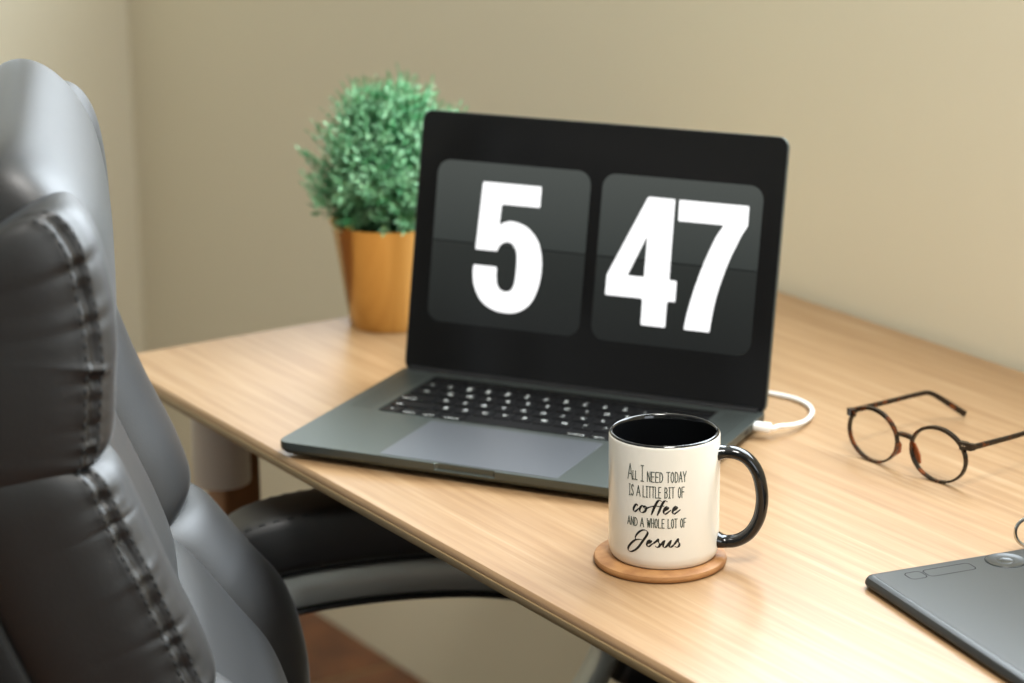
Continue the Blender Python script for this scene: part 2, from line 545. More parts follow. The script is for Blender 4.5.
def add_key(cx, cy, w, h, txt):
    o = link('key', key_mesh(w, h), None, LAP)
    o.location = (cx, cy, ZT)
    if txt: legend_jobs.append((o, txt, w, h))
for r, ks in rows:
    x = WX0 + 0.001; y = WY0 + 0.0015 + r * RP + (RP - 0.0024) / 2
    for wu, txt in ks:
        if wu == 'ud':
            add_key(x + U/2, y + 0.0042, U - 0.0024, 0.0079, '^'); add_key(x + U/2, y - 0.0042, U - 0.0024, 0.0079, 'v')
            x += U
        else:
            add_key(x + wu * U / 2, y, wu * U - 0.0024, RP - 0.0024, txt); x += wu * U
pts = rrect(WX0 + 0.002, WX1 - 0.002, WY0 + 5 * RP + 0.003, WY1 - 0.003, 0.001, 2)
build('touch_bar', *slab_vf(pts, ZT - 0.0010, ZT, 0.0002), M_glassblk, LAP)
# legends (text meshes)
tmp = []; text_me = {}
def add_text(txt, size):
    if (txt, size) in text_me or any(t[0] == (txt, size) for t in tmp): return
    c = bpy.data.curves.new('legend', 'FONT'); c.body = txt; c.size = size
    c.align_x = 'CENTER'; c.align_y = 'CENTER'; c.resolution_u = 2; c.space_line = 0.8
    o = bpy.data.objects.new('legend', c); scene.collection.objects.link(o); tmp.append(((txt, size), o))
def leg_spec(txt):
    if len(txt) == 1: return txt, 0.0062
    if ' ' in txt and len(txt) == 3: return txt.replace(' ', '\n'), 0.0052
    return txt, 0.0036
for _, txt, w, h in legend_jobs: add_text(*leg_spec(txt))
dg = bpy.context.evaluated_depsgraph_get(); dg.update()
for k, o in tmp:
    me = bpy.data.meshes.new_from_object(o.evaluated_get(dg)); me.materials.clear(); me.materials.append(M_legend)
    text_me[k] = me
for k, o in tmp:
    c = o.data; bpy.data.objects.remove(o); bpy.data.curves.remove(c)
for ko, txt, w, h in legend_jobs:
    lo = link('legend', text_me[leg_spec(txt)], None, ko)
    if len(txt) > 3:
        side = -1 if ko.location.x < 0 else 1
        lo.location = (0, -h/2 + 0.0034, 0.00028)
        if txt in ('tab', 'caps lock', 'shift'): lo.location.x = -w/2 + 0.008
        if txt in ('return', 'delete') or (txt == 'shift' and side > 0): lo.location.x = w/2 - 0.008
    else:
        lo.location = (0, 0, 0.00028)
# rubber feet
for sx in (-1, 1):
    for y in (0.030, D - 0.030):
        vv, ff = lathe_vf([(0.0001, 0.0), (0.0065, 0.0), (0.007, 0.0006), (0.007, 0.0026), (0.0001, 0.0026)], 20)
        build('rubber_foot', [(p[0] + sx * 0.145, p[1] + y, p[2]) for p in vv], ff, M_rubber, LAP, True, 40)
# ports on the right side
for y in (0.187, 0.207):
    box('port', HW - 0.0006, HW + 0.0002, y - 0.0045, y + 0.0045, 0.0098, 0.0124, M_black, LAP)
# hinge
vv, ff = tube_vf([(-0.168, D - 0.0055, 0.0125), (0.168, D - 0.0055, 0.0125)], 0.0052, 16)
build('hinge', vv, ff, M_black, LAP, True, 40)
# lid
ANG = math.radians(77.995)
HP = Vector((0, D - 0.006, 0.013))
LX, LT = Vector((1, 0, 0)), Vector((0, math.cos(ANG), math.sin(ANG)))
LN = LX.cross(LT)
def L3(x, t, off=0.0): return HP + LX * x + LT * t + LN * off
def lid_map(vf): return mapv(vf, lambda p: L3(p.x, p.y, p.z))
LL = 0.2385
pts = rrect(-HW, HW, -0.001, LL, 0.0095, 6)
build('lid', *lid_map(layers([(inset(pts, 0.0022), -0.0058), (inset(pts, 0.0006), -0.0052), (pts, -0.0042), (pts, -0.0003), (inset(pts, 0.0003), 0.0)])), M_alu, LAP, True, 40)
pts = rrect(-HW + 0.0008, HW - 0.0008, -0.0004, LL - 0.0008, 0.0088, 6)
disp = build('display', *lid_map(slab_vf(pts, -0.0001, 0.0005, 0.0002)), M_glassblk, LAP)
def decal(name, pts, off, m, parent, th=0.00008):
    return build(name, *lid_map(layers([(pts, off), (pts, off + th)])), m, parent)
def mm(pts): return [(x / 1000, y / 1000) for x, y in pts]
for x0, x1 in ((-0.1553, -0.0045), (0.0068, 0.1565)):
    decal('flip_card', rrect(x0, x1, 0.0475, 0.1950, 0.0125, 6), 0.00052, M_card, disp)
    decal('card_split_line', [(x0, 0.1208), (x1, 0.1208), (x1, 0.1222), (x0, 0.1222)], 0.00053, M_cardline, disp)
def roundpoly(P, r=1.6, n=3):
    out = []; m = len(P)
    for i in range(m):
        a, b, c = Vector(P[i-1]), Vector(P[i]), Vector(P[(i+1) % m])
        d0, d1 = a - b, c - b
        ang = d0.angle(d1) if d0.length > 0 and d1.length > 0 else math.pi
        if ang > math.radians(140): out.append(tuple(b)); continue
        k = min(r, d0.length / 2, d1.length / 2)
        p0, p1 = b + d0.normalized() * k, b + d1.normalized() * k
        for q in range(n + 1):
            t = q / n
            out.append(tuple(p0 * (1-t)**2 + b * 2*t*(1-t) + p1 * t*t))
    return out
def arcpts(P, n=5):   # smooth run of points
    return [(p.x, p.y) for p in catmull([(x, y, 0) for x, y in P], n)]
five = ([(-109.6, 178.3), (-51.0, 178.3), (-51.0, 158.4), (-88.6, 158.4), (-89.4, 140.5)]
        + arcpts([(-86.0, 143.2), (-77.0, 145.0), (-62.5, 141.0), (-51.0, 130.0), (-45.8, 115.5), (-45.0, 99.0), (-47.8, 84.0), (-54.0, 71.5), (-64.5, 63.6), (-77.0, 61.4), (-90.5, 63.2), (-102.5, 70.0), (-110.0, 81.5), (-112.8, 92.5), (-113.0, 102.9)])
        + [(-88.9, 102.9)] + arcpts([(-88.6, 94.0), (-87.4, 87.5), (-84.4, 83.0), (-79.2, 81.4), (-74.2, 83.0), (-71.5, 88.5), (-70.6, 98.0), (-70.6, 110.0), (-72.0, 118.5), (-75.5, 123.5), (-80.8, 125.2), (-85.8, 123.2), (-88.6, 119.8)])
        + [(-89.6, 116.0), (-112.3, 116.0)])
decal('digit', mm(inset(roundpoly(five)[::-1], .55)), 0.00062, M_digit, disp)
four_o = [(50.6, 178.0), (76.6, 177.8), (77.2, 107.0), (84.2, 107.0), (84.4, 87.4), (76.8, 87.4), (77.0, 64.3), (53.0, 64.3), (52.6, 87.6), (17.2, 87.5), (17.2, 105.8)]
four_h = [(53.0, 143.5), (53.0, 107.0), (37.2, 107.0)]
fo = inset(roundpoly(four_o)[::-1], .55)
# bridge outline and hole into one polygon by a zero-width cut
k = min(range(len(fo)), key=lambda i: (fo[i][0] - 17.2)**2 + (fo[i][1] - 104)**2)
cut = fo[:k+1] + [four_h[2], four_h[1], four_h[0], four_h[2]] + fo[k:]
bm = bmesh.new()
ov = [bm.verts.new(L3(x/1000, y/1000, 0.00070)) for x, y in fo]
hv = [bm.verts.new(L3(x/1000, y/1000, 0.00070)) for x, y in four_h]
ee = [bm.edges.new((ov[i], ov[(i+1) % len(ov)])) for i in range(len(ov))] + [bm.edges.new((hv[i], hv[(i+1) % 3])) for i in range(3)]
bmesh.ops.triangle_fill(bm, use_beauty=True, use_dissolve=False, edges=ee)
me = bpy.data.meshes.new('digit'); bmesh.ops.recalc_face_normals(bm, faces=bm.faces); bm.to_mesh(me); bm.free()
link('digit', me, M_digit, disp)
seven = ([(79.4, 177.7), (144.8, 177.6), (145.0, 160.0)] + arcpts([(139.5, 150.0), (130.5, 127.5), (123.6, 103.8), (120.2, 86.0), (118.6, 70.0)])
         + [(118.3, 64.4), (93.4, 64.4)] + arcpts([(93.9, 70.0), (95.4, 80.0), (99.6, 99.5), (106.4, 123.0), (114.6, 145.0), (119.0, 153.5)]) + [(122.0, 158.2), (80.0, 158.2)])
decal('digit', mm(inset(roundpoly(seven)[::-1], .55)), 0.00062, M_digit, disp)
for x0, x1 in ((-111.6, -89.4), (-74.6, -48.2), (25.0, 43.0), (53.4, 76.4), (106.6, 127.8)):
    decal('digit_split_line', mm([(x0, 121.1), (x1, 121.1), (x1, 121.9), (x0, 121.9)]), 0.00074, M_mid, disp)

# ------------------------------------------------------------------ charging cable
cb = tag(empty('charging_cable', (0, 0, HD)), 'white charging cable plugged into the side of the laptop', 'cable')
R_ = Matrix.Rotation(math.radians(32.197), 3, 'Z')
def lapw(x, y, z): return R_ @ Vector((x, y, z)) + Vector((0.5057, 0.0877, 0))
p0 = lapw(HW - 0.003, 0.219, 0.0108); p1 = lapw(HW + 0.0160, 0.209, 0.0082)
sec = [(math.copysign(abs(math.cos(a))**0.6, math.cos(a)) * 0.0036, math.copysign(abs(math.sin(a))**0.6, math.sin(a)) * 0.0052) for a in [2*math.pi*i/20 for i in range(20)]]
build('plug', *tube_vf([lapw(HW + 0.0003, 0.207, 0.0108), lapw(HW + 0.0011, 0.207, 0.0108), lapw(HW + 0.0130, 0.2085, 0.0102), lapw(HW + 0.0140, 0.2087, 0.0101)], [0.9, 1, 1, 0.85], sect=sec), M_cable, cb, True, 40)
path = catmull([lapw(HW + 0.0132, 0.2086, 0.0101), lapw(HW + 0.0165, 0.2100, 0.0098), (0.5520, 0.3760, 0.0090), (0.5530, 0.3880, 0.0078), (0.5475, 0.4050, 0.0058), (0.5355, 0.4230, 0.0040), (0.5205, 0.4385, 0.0030), (0.502, 0.4485, 0.0025), (0.480, 0.4505, 0.0025), (0.455, 0.443, 0.0025), (0.42, 0.435, 0.0025), (0.36, 0.43, 0.0025), (0.28, 0.45, 0.0025), (0.18, 0.50, 0.0025), (0.11, 0.58, 0.0025), (0.09, 0.672, 0.0025)], 10)
rr = [0.0024 if i < 5 else 0.0020 for i in range(len(path))]
build('cord', *tube_vf(path, rr, 12), M_cable, cb, True, 60)

# ------------------------------------------------------------------ coaster and mug
MX, MY = 0.7332, 0.1203
co = tag(empty('coaster', (MX + 0.0008, MY - 0.0038, HD)), 'round light wooden coaster under the white mug', 'coaster')
build('disc', *lathe_vf([(0.0001, 0.0), (0.0470, 0.0), (0.0485, 0.0010), (0.0493, 0.0026), (0.0493, 0.0040), (0.0487, 0.0054), (0.0475, 0.0060), (0.0001, 0.0060)], 72), M_cork, co, True, 35)
VA = math.radians(-36.496)
mug = tag(empty('mug', (MX, MY, HD + 0.0060), 0), 'white ceramic mug with black handle and lettering on a round coaster', 'mug')
MR, MH = 0.041, 0.0955
build('body', *lathe_vf([(0.0001, 0.0025), (0.0345, 0.0025), (0.036, 0.0), (0.0375, 0.0), (0.0392, 0.0015), (0.0404, 0.0042), (MR, 0.009), (MR, MH - 0.0032), (0.0408, MH - 0.0022), (0.0404, MH - 0.0015)], 96), M_ceramic, mug, True, 60)
build('rim_and_inside', *lathe_vf([(0.0404, MH - 0.0015), (0.0398, MH - 0.0004), (0.0390, MH), (0.0382, MH - 0.0004), (0.0376, MH - 0.0016), (0.0372, MH - 0.005), (0.0370, 0.018), (0.0355, 0.010), (0.030, 0.0065), (0.0001, 0.006)], 96), M_ceramic_blk, mug, True, 60)
# handle
ha = VA + math.radians(90 - 8)
hd = Vector((math.cos(ha), math.sin(ha), 0))
hp = [(0.0385, 0.0795), (0.0440, 0.0805), (0.0530, 0.0802), (0.0615, 0.0760), (0.0682, 0.0670), (0.0716, 0.0550), (0.0724, 0.0430), (0.0700, 0.0300), (0.0636, 0.0188), (0.0545, 0.0126), (0.0450, 0.0112), (0.0385, 0.0125)]
path = [hd * q.x + Vector((0, 0, q.z)) for q in catmull([(a, 0, b) for a, b in hp], 6)]
sec = [(math.cos(a) * 0.0047, math.sin(a) * 0.0062) for a in [2*math.pi*i/20 for i in range(20)]]
nP = len(path)
rads = [1.0 + 0.35 * (max(0, 1 - i / 7) + max(0, 1 - (nP - 1 - i) / 7)) for i in range(nP)]
build('handle', *tube_vf(path, rads, sect=sec), M_ceramic_blk, mug, True, 60)

# lettering as ribbons wrapped on the mug (s = arc length in mm from the camera azimuth, z in mm from the desk top)
FONT = {
 'A': [[(0, 0), (.5, 1), (1, 0)], [(.2, .36), (.82, .36)]],
 'L': [[(.08, 1), (.08, 0), (.95, 0)]],
 'I': [[(.5, 1), (.5, 0)], [(.1, 1), (.9, 1)], [(.1, 0), (.9, 0)]],
 'N': [[(.08, 0), (.08, 1), (.92, 0), (.92, 1)]],
 'E': [[(.95, 1), (.1, 1), (.1, 0), (.95, 0)], [(.1, .52), (.8, .52)]],
 'D': [[(.1, 0), (.1, 1), (.5, .96), (.85, .75), (.95, .5), (.85, .22), (.5, .03), (.1, 0)]],
 'T': [[(0, 1), (1, 1)], [(.5, 1), (.5, 0)]],
 'O': [[(.5, 1), (.18, .86), (.06, .5), (.18, .14), (.5, 0), (.82, .14), (.94, .5), (.82, .86), (.5, 1)]],
 'Y': [[(0, 1), (.5, .48), (1, 1)], [(.5, .48), (.5, 0)]],
 'S': [[(.92, .86), (.6, 1), (.22, .92), (.12, .72), (.4, .54), (.8, .38), (.9, .18), (.6, 0), (.2, .04), (.05, .16)]],
 'B': [[(.1, 0), (.1, 1), (.65, .96), (.85, .76), (.65, .56), (.1, .52)], [(.65, .54), (.95, .30), (.75, .05), (.1, 0)]],
 'F': [[(.95, 1), (.1, 1), (.1, 0)], [(.1, .54), (.78, .54)]],
 'W': [[(0, 1), (.25, 0), (.5, .8), (.75, 0), (1, 1)]],
 'H': [[(.08, 0), (.08, 1)], [(.92, 0), (.92, 1)], [(.08, .5), (.92, .5)]],
}
def ribbon(P, wid):
    """P list of 2d Vectors (mm); wid fn(direction, t) -> width mm; returns quads on mug surface"""
    V, F = [], []
    n = len(P)
    for i, p in enumerate(P):
        t = (P[min(i+1, n-1)] - P[max(i-1, 0)])
        if t.length < 1e-9: t = Vector((1, 0))
        t.normalize(); nn = Vector((-t.y, t.x)); w = wid(t, i / max(1, n-1)) / 2
        for q in (p + nn * w, p - nn * w):
            th = VA + q.x / 1000 / MR; r = MR + 0.00018
            V.append((r * math.cos(th), r * math.sin(th), q.y / 1000 - 0.006))
    F = [(2*i, 2*i+1, 2*i+3, 2*i+2) for i in range(n - 1)]
    return V, F
def resample(pts, step=0.35):
    out = [Vector(pts[0])]
    for a, b in zip(pts[:-1], pts[1:]):
        a, b = Vector(a), Vector(b); k = max(1, int((b - a).length / step))
        out += [a.lerp(b, q / k) for q in range(1, k + 1)]
    return out
def caps(words, w=0.66):
    parts = []
    for txt, s0, s1, z0, z1, in words:
        nL = len(txt); gap = 0.62 if nL > 1 else 0
        ws = [0.75 if c == 'I' else (1.35 if c == 'W' else 1.0) for c in txt]
        unit = (s1 - s0 - gap * (nL - 1)) / sum(ws); x = s0
        for c, k in zip(txt, ws):
            cw = unit * k
            for st in FONT[c]:
                pts = [(x + a * cw, z0 + b * (z1 - z0)) for a, b in st]
                for a, b in zip(pts[:-1], pts[1:]):       # each straight piece its own ribbon, with a small overshoot
                    a, b = Vector(a), Vector(b); e = (b - a).normalized() * w * 0.35
                    parts.append(ribbon(resample([a - e, b + e]), lambda t, u: w))
            x += cw + gap
    return merge(parts)
build('lettering', *caps([('A', -28.3, -24.3, 74.2, 85.9), ('LL', -23.9, -20.2, 74.8, 81.2), ('I', -17.4, -14.8, 74.3, 86.2), ('NEED', -12.4, -0.9, 74.5, 82.0), ('TODAY', 1.7, 16.2, 74.4, 82.2)]), M_inkcaps, mug)
build('lettering', *caps([('IS', -27.3, -23.2, 62.2, 70.4), ('A', -20.6, -17.7, 62.6, 70.4), ('LITTLE', -15.6, -2.2, 62.5, 70.8), ('BIT', 0.4, 7.5, 62.6, 70.6), ('OF', 10.2, 14.9, 62.4, 70.4)]), M_inkcaps, mug)
build('lettering', *caps([('AND', -28.4, -19.8, 39.3, 45.6), ('A', -17.5, -14.8, 39.5, 46.2), ('WHOLE', -12.2, 0.4, 39.6, 46.4), ('LOT', 2.9, 9.7, 39.5, 46.4), ('OF', 12.1, 16.4, 39.5, 46.3)]), M_inkcaps, mug)
def script(strokes, thin=0.50, thick=1.75):
    parts = []
    for st in strokes:
        P = [Vector((p.x, p.y)) for p in catmull([(a, b, 0) for a, b in st], 7)]
        def wid(t, u):
            d = abs(t.dot(Vector((-0.45, -0.89)).normalized()))
            return thin + (thick - thin) * d ** 2.2 * min(1, 5 * u + 0.25, 5 * (1 - u) + 0.25)
        parts.append(ribbon(P, wid))
    return merge(parts)
def ell(c0, w=5.2, h=5.6, z=50.4):      # the letter c as an open slanted curve starting at x=c0
    return [(c0 + 3.9, z + h * .78), (c0 + 3.4, z + h), (c0 + 2.0, z + h * .86), (c0 + .7, z + h * .42), (c0 + .6, z + .3), (c0 + 1.9, z - .1), (c0 + w, z + h * .5)]
def eee(c0, w=5.6, h=5.6, z=50.4):      # the letter e with its small loop
    return [(c0, z + h * .35), (c0 + 2.4, z + h * .55), (c0 + 3.9, z + h * .86), (c0 + 3.0, z + h), (c0 + 1.5, z + h * .75), (c0 + .7, z + h * .3), (c0 + 1.2, z + .1), (c0 + 2.6, z + .3), (c0 + w, z + h * .55)]
coffee = [ell(-23.6, 5.0), [(-14.2, 55.6), (-16.2, 55.6), (-17.9, 53.2), (-17.7, 51.0), (-15.9, 50.3), (-13.9, 51.6), (-12.9, 54.0), (-13.6, 55.6), (-15.0, 54.6), (-13.4, 53.8), (-11.0, 54.9), (-8.6, 56.0)],
          [(-1.7, 59.9), (-2.9, 60.8), (-4.4, 60.2), (-6.0, 57.4), (-7.6, 53.4), (-9.2, 49.2)], [(-9.2, 55.7), (-6.2, 56.3), (-3.2, 56.2), (0.2, 56.6)],
          [(2.6, 59.6), (1.4, 60.5), (-0.1, 59.9), (-1.7, 57.0), (-3.2, 53.0), (-4.8, 49.0)],
          eee(-0.9, 6.0), eee(5.6, 6.4)]
build('lettering', *script(coffee), M_ink, mug)
jesus = [[(-16.2, 29.4), (-18.6, 29.3), (-21.9, 28.0), (-25.6, 24.4), (-27.9, 20.6), (-27.0, 18.6), (-24.2, 18.9), (-19.8, 22.2), (-15.4, 28.6), (-12.0, 34.2), (-12.4, 36.6), (-15.2, 37.0), (-18.6, 34.9), (-21.2, 31.2), (-21.4, 28.4)],
         eee(-13.0, 5.4, 5.0, 24.8),
         [(-7.6, 27.4), (-5.4, 29.2), (-3.6, 31.3)], [(-3.6, 31.1), (-3.9, 29.2), (-2.9, 27.2), (-3.3, 25.3), (-4.9, 24.7), (-6.2, 25.6)], [(-3.4, 25.6), (-1.4, 27.6), (0.6, 30.0)],
         [(1.0, 30.4), (-0.3, 27.2), (-0.1, 25.0), (1.5, 25.1), (3.6, 27.6), (5.2, 30.2)], [(5.6, 30.4), (4.2, 27.0), (4.3, 25.0), (5.8, 25.2), (7.6, 26.9)],
         [(7.4, 26.6), (9.2, 29.0), (10.9, 31.4)], [(10.9, 31.2), (10.5, 29.2), (11.5, 27.2), (11.1, 25.3), (9.5, 24.6), (8.0, 25.5)]]
build('lettering', *script(jesus), M_ink, mug)

# ------------------------------------------------------------------ potted plant
PX, PY = 0.048, 0.288
pl = tag(empty('potted_plant', (PX, PY, HD)), 'bushy green artificial plant in a gold pot behind the laptop', 'plant')
PH = 0.106
build('pot', *lathe_vf([(0.0001, 0.0), (0.0400, 0.0), (0.0412, 0.001), (0.0572, PH - 0.003), (0.0588, PH - 0.001), (0.0592, PH), (0.0580, PH + 0.0004), (0.0562, PH - 0.002), (0.0505, PH - 0.022), (0.0001, PH - 0.022)], 72), M_gold, pl, True, 50)
build('soil', *lathe_vf([(0.0001, PH - 0.012), (0.030, PH - 0.013), (0.0505, PH - 0.020)], 40), M_soil, pl, True)
V, F, SV, SF = [], [], [], []
cen = Vector((0.004, 0.002, PH + 0.057))
RB = 0.087
def leaf(V, F, p, dirn, side, L, W):
    nrm = dirn.cross(side).normalized()
    k = len(V)
    V += [p, p + dirn * L * .45 + side * W * .5 + nrm * L * .05, p + dirn * L * .45 - side * W * .5 + nrm * L * .05, p + dirn * L - nrm * L * .06, p + dirn * L * .45 - nrm * L * .03]
    F += [(k, k+1, k+4), (k, k+4, k+2), (k+1, k+3, k+4), (k+4, k+3, k+2)]
for i in range(640):
    while True:
        d = Vector((rnd.gauss(0, 1), rnd.gauss(0, 1), rnd.gauss(0, 1)))
        if d.length > .2: break
    d.normalize()
    if d.z < -0.75: d.z = -d.z
    root = Vector((rnd.uniform(-.03, .03), rnd.uniform(-.03, .03), PH - 0.014))
    R2 = RB * rnd.uniform(0.70, 1.0) * (1.0 + 0.05 * math.sin(5 * math.atan2(d.y, d.x) + 3 * d.z))
    tip = cen + d * R2
    if tip.z < PH + 0.004: tip.z = PH + 0.004 - rnd.uniform(0, 0.012) * (1 if Vector((tip.x, tip.y)).length > 0.057 else 0)
    mid = (root + tip) / 2 + Vector((0, 0, 0.012)) + Vector((d.x, d.y, 0)) * 0.006
    st = catmull([root, mid, tip], 5)
    k = len(SV)
    vv, ff = tube_vf(st, 0.0005, 3); SV += vv; SF += [tuple(q + k for q in x) for x in ff]
    ax = (tip - mid).normalized()
    sd0 = ax.orthogonal().normalized()
    nl = 13
    for q in range(nl):
        u = 0.30 + 0.70 * q / (nl - 1)
        a = u * (len(st) - 1); j = min(len(st) - 2, int(a)); p = st[j].lerp(st[j+1], a - j)
        ang = q * 2.4 + rnd.uniform(-.4, .4)
        sd = (Matrix.Rotation(ang, 3, ax) @ sd0)
        spread = rnd.uniform(0.5, 1.0) if q < nl - 1 else 0.15
        dr = (ax * (1.05 - spread * .5) + sd * spread).normalized()
        leaf(V, F, p, dr, ax.cross(sd).normalized(), rnd.uniform(0.0080, 0.0120), rnd.uniform(0.0032, 0.0046))
me = bpy.data.meshes.new('foliage'); me.from_pydata([tuple(v) for v in V], [], F); me.update()
fo_ = link('foliage', me, M_leaf, pl); fo_['kind'] = 'stuff'
me = bpy.data.meshes.new('stems'); me.from_pydata([tuple(v) for v in SV], [], SF); me.update()
so_ = link('stems', me, M_stem, pl); so_['kind'] = 'stuff'

# ------------------------------------------------------------------ eyeglasses
gyaw, gtilt = 0.1299, 0.0186
gl = tag(empty('eyeglasses', (0.6834, 0.3999, HD)), 'round tortoiseshell eyeglasses standing open on the desk', 'glasses')
ex_ = Vector((math.cos(gyaw), math.sin(gyaw), 0)); by = Vector((-math.sin(gyaw), math.cos(gyaw), 0)); ezz = Vector((0, 0, 1))
ey_ = by * math.cos(gtilt) + ezz * math.sin(gtilt); ez_ = -by * math.sin(gtilt) + ezz * math.cos(gtilt)
def G(x, y, z): return ex_ * x + ey_ * (y + 0.7 * x * x) + ez_ * z + Vector((0, 0, 0.0235))
gc, gr, grz = 0.0348, 0.0271, 0.0223
rsec = [(0.0015, 0.0016), (0.0015, -0.0016), (-0.0013, -0.0018), (-0.0013, 0.0018)]
for s in (-1, 1):
    P = [G(s * gc + gr * math.cos(a), 0, grz * math.sin(a)) for a in [2*math.pi*i/56 for i in range(56)]]
    rim = []
    V, F = [], []
    for i, p in enumerate(P):
        a = 2 * math.pi * i / 56
        rad = (ex_ * math.cos(a) + ez_ * math.sin(a))
        thick = 0.0011 + 0.0007 * max(0, math.sin(a)) * (0.6 + 0.4 * abs(math.cos(a)))
        for u, w_ in ((1, 1), (1, -1), (-0.75, -1), (-0.75, 1)):
            V.append(p + rad * thick * u + ey_ * 0.0017 * w_)
    n = 56
    for i in range(n):
        for k in range(4):
            F.append((i*4+k, i*4+(k+1) % 4, ((i+1) % n)*4+(k+1) % 4, ((i+1) % n)*4+k))
    r_ = build('rim', V, F, M_tort, gl, True, 35)
    V = [G(s * gc, -0.0012, 0)] + [G(s * gc + (gr - .0006) * math.cos(a), 0, (grz - .0006) * math.sin(a)) for a in [2*math.pi*i/40 for i in range(40)]]
    build('lens', V, [(0, i + 1, (i + 1) % 40 + 1) for i in range(40)], M_lens, gl, True)
    # end piece
    hx, hz = 0.0645, 0.0128
    build('end_piece', *tube_vf([G(s * (gc + gr * .80), 0.0, hz + .0004), G(s * (hx - .003), .0002, hz + .0008), G(s * hx, .0016, hz), G(s * (hx + .0006), .006, hz - .0006)], [1.2, 1.15, 1.05, .9], sect=[(.0028, .0019), (.0028, -.0019), (-.0028, -.0019), (-.0028, .0019)], up=ez_), M_tort, gl, True, 40)
    for q in (0, 1):
        vv, ff = tube_vf([G(s * (hx - .0045 + q * .0022), -.0026, hz + .0012), G(s * (hx - .0045 + q * .0022), -.0014, hz + .0012)], 0.0006, 8)
        build('rivet', vv, ff, M_chrome, gl)
    # temple
    tp = catmull([(s*(hx + .0004), .004, hz - .0006), (s*(hx + .0008), .05, hz - .0032), (s*(hx + .0004), .092, hz - .0054), (s*(hx - .0006), .105, hz - .0078), (s*(hx - .002), .122, hz - .0185), (s*(hx - .004), .140, hz - .0310), (s*(hx - .0045), .146, hz - .0350)], 6)
    pp = [ex_ * q.x + ey_ * (q.y + 0.7 * hx * hx) + ez_ * q.z + Vector((0, 0, .0235)) for q in tp]
    nn = len(pp)
    rads = [1.0 - .18 * math.sin(math.pi * min(1, i / (nn * .6))) + (.28 * max(0, (i / (nn-1) - .6) / .4)) * (1 if i < nn - 2 else .6) for i in range(nn)]
    build('temple', *tube_vf(pp, rads, sect=[(.0023, .0010), (.0023, -.0010), (.0012, -.0014), (-.0012, -.0014), (-.0023, -.0010), (-.0023, .0010), (-.0012, .0014), (.0012, .0014)], up=ez_), M_tort, gl, True, 40)
    # nose pad
    vv, ff = tube_vf([G(s * .0095, .001, .0035), G(s * .0085, .0035, -.002), G(s * .0105, .0050, -.009), G(s * .0140, .0035, -.0135)], [.5, 1, 1, .4], sect=[(.0012, .0022), (.0012, -.0022), (-.0012, -.0022), (-.0012, .0022)])
    build('nose_pad', vv, ff, M_amber, gl, True, 50)
bp_ = catmull([(-.0098, 0, .0072), (-.005, -.0006, .0085), (0, -.0010, .0089), (.005, -.0006, .0085), (.0098, 0, .0072)], 4)
build('bridge', *tube_vf([G(q.x, q.y, q.z) for q in bp_], 1.0, sect=[(.0018, .0017), (.0018, -.0017), (-.0015, -.0017), (-.0015, .0017)], up=ez_), M_tort, gl, True, 40)

# ------------------------------------------------------------------ drawing tablet
tyaw = math.radians(-10.7)
tb = tag(empty('drawing_tablet', (0.857, 0.2049, HD), tyaw), 'dark grey drawing tablet with touch ring at the corner of the desk', 'tablet')
TU, TV, TH = 0.338, 0.219, 0.0100
pts = rrect(0, TU, 0, TV, 0.009, 6)
build('case', *layers([(inset(pts, .0035), 0.0006), (inset(pts, .0012), 0.0020), (pts, 0.0042), (inset(pts, .0006), 0.0066), (inset(pts, .0022), 0.0086), (inset(pts, .0052), 0.0097), (inset(pts, .0060), 0.0098)]), M_tablet, tb, True, 25)
pts2 = rrect(.0064, TU - .0064, .0064, TV - .0064, 0.006, 5)
build('top_panel', *slab_vf(pts2, 0.0094, TH, 0.0003), M_tablet_top, tb)
def groove(name, pts, w=0.0007):
    a, b = pts, inset(pts, w); n = len(pts)
    V = [(x, y, TH + .00006) for x, y in a] + [(x, y, TH + .00006) for x, y in b]
    build(name, V, [(i, (i+1) % n, n + (i+1) % n, n + i) for i in range(n)], M_tabgroove, tb)
for v0, v1 in ((.027, .0412), (.0422, .082), (.137, .1768), (.1778, .192)):
    q = rrect(.0130, .0268, v0, v1, .004, 4)
    build('express_key', *slab_vf(inset(q, .0004), TH - .0004, TH + .00003, .0001), M_tablet_top, tb)
    groove('key_groove', q)
def ringpts(r, n=40): return [(.0205 + r * math.cos(2*math.pi*i/n), .1095 + r * math.sin(2*math.pi*i/n)) for i in range(n)]
build('touch_ring', *layers([(ringpts(.0150), TH), (ringpts(.0143), TH + .0006), (ringpts(.0136), TH + .0006), (ringpts(.0120), TH + .0001), (ringpts(.0062), TH + .0001), (ringpts(.0058), TH + .0003), (ringpts(.0050), TH + .0003), (ringpts(.0044), TH + .00008)]), M_tablet_top, tb, True, 25)
groove('key_groove', ringpts(.0154)); groove('key_groove', ringpts(.0060))
for u in (.03, TU - .03):
    for w_ in (.03, TV - .03):
        vv, ff = lathe_vf([(.0001, 0), (.006, 0), (.006, .0012), (.0001, .0012)], 16)
        build('rubber_foot', [(p[0] + u, p[1] + w_, p[2]) for p in vv], ff, M_rubber, tb)

# ------------------------------------------------------------------ chrome ring standing behind the tablet
kr = tag(empty('metal_ring', (0.870, 0.3601, HD)), 'small chrome ring standing behind the drawing tablet', 'ring')
rx = Vector((0.545, 0.838, 0)).normalized()
cc = Vector((0, 0, 0.0130))
build('ring_band', *tube_vf([cc + rx * 0.0115 * math.cos(a) + Vector((0, 0, 0.0115 * math.sin(a))) for a in [2*math.pi*i/48 for i in range(48)]], 0.0015, 12, True, up=Vector((-.84, .54, 0))), M_chrome, kr, True)

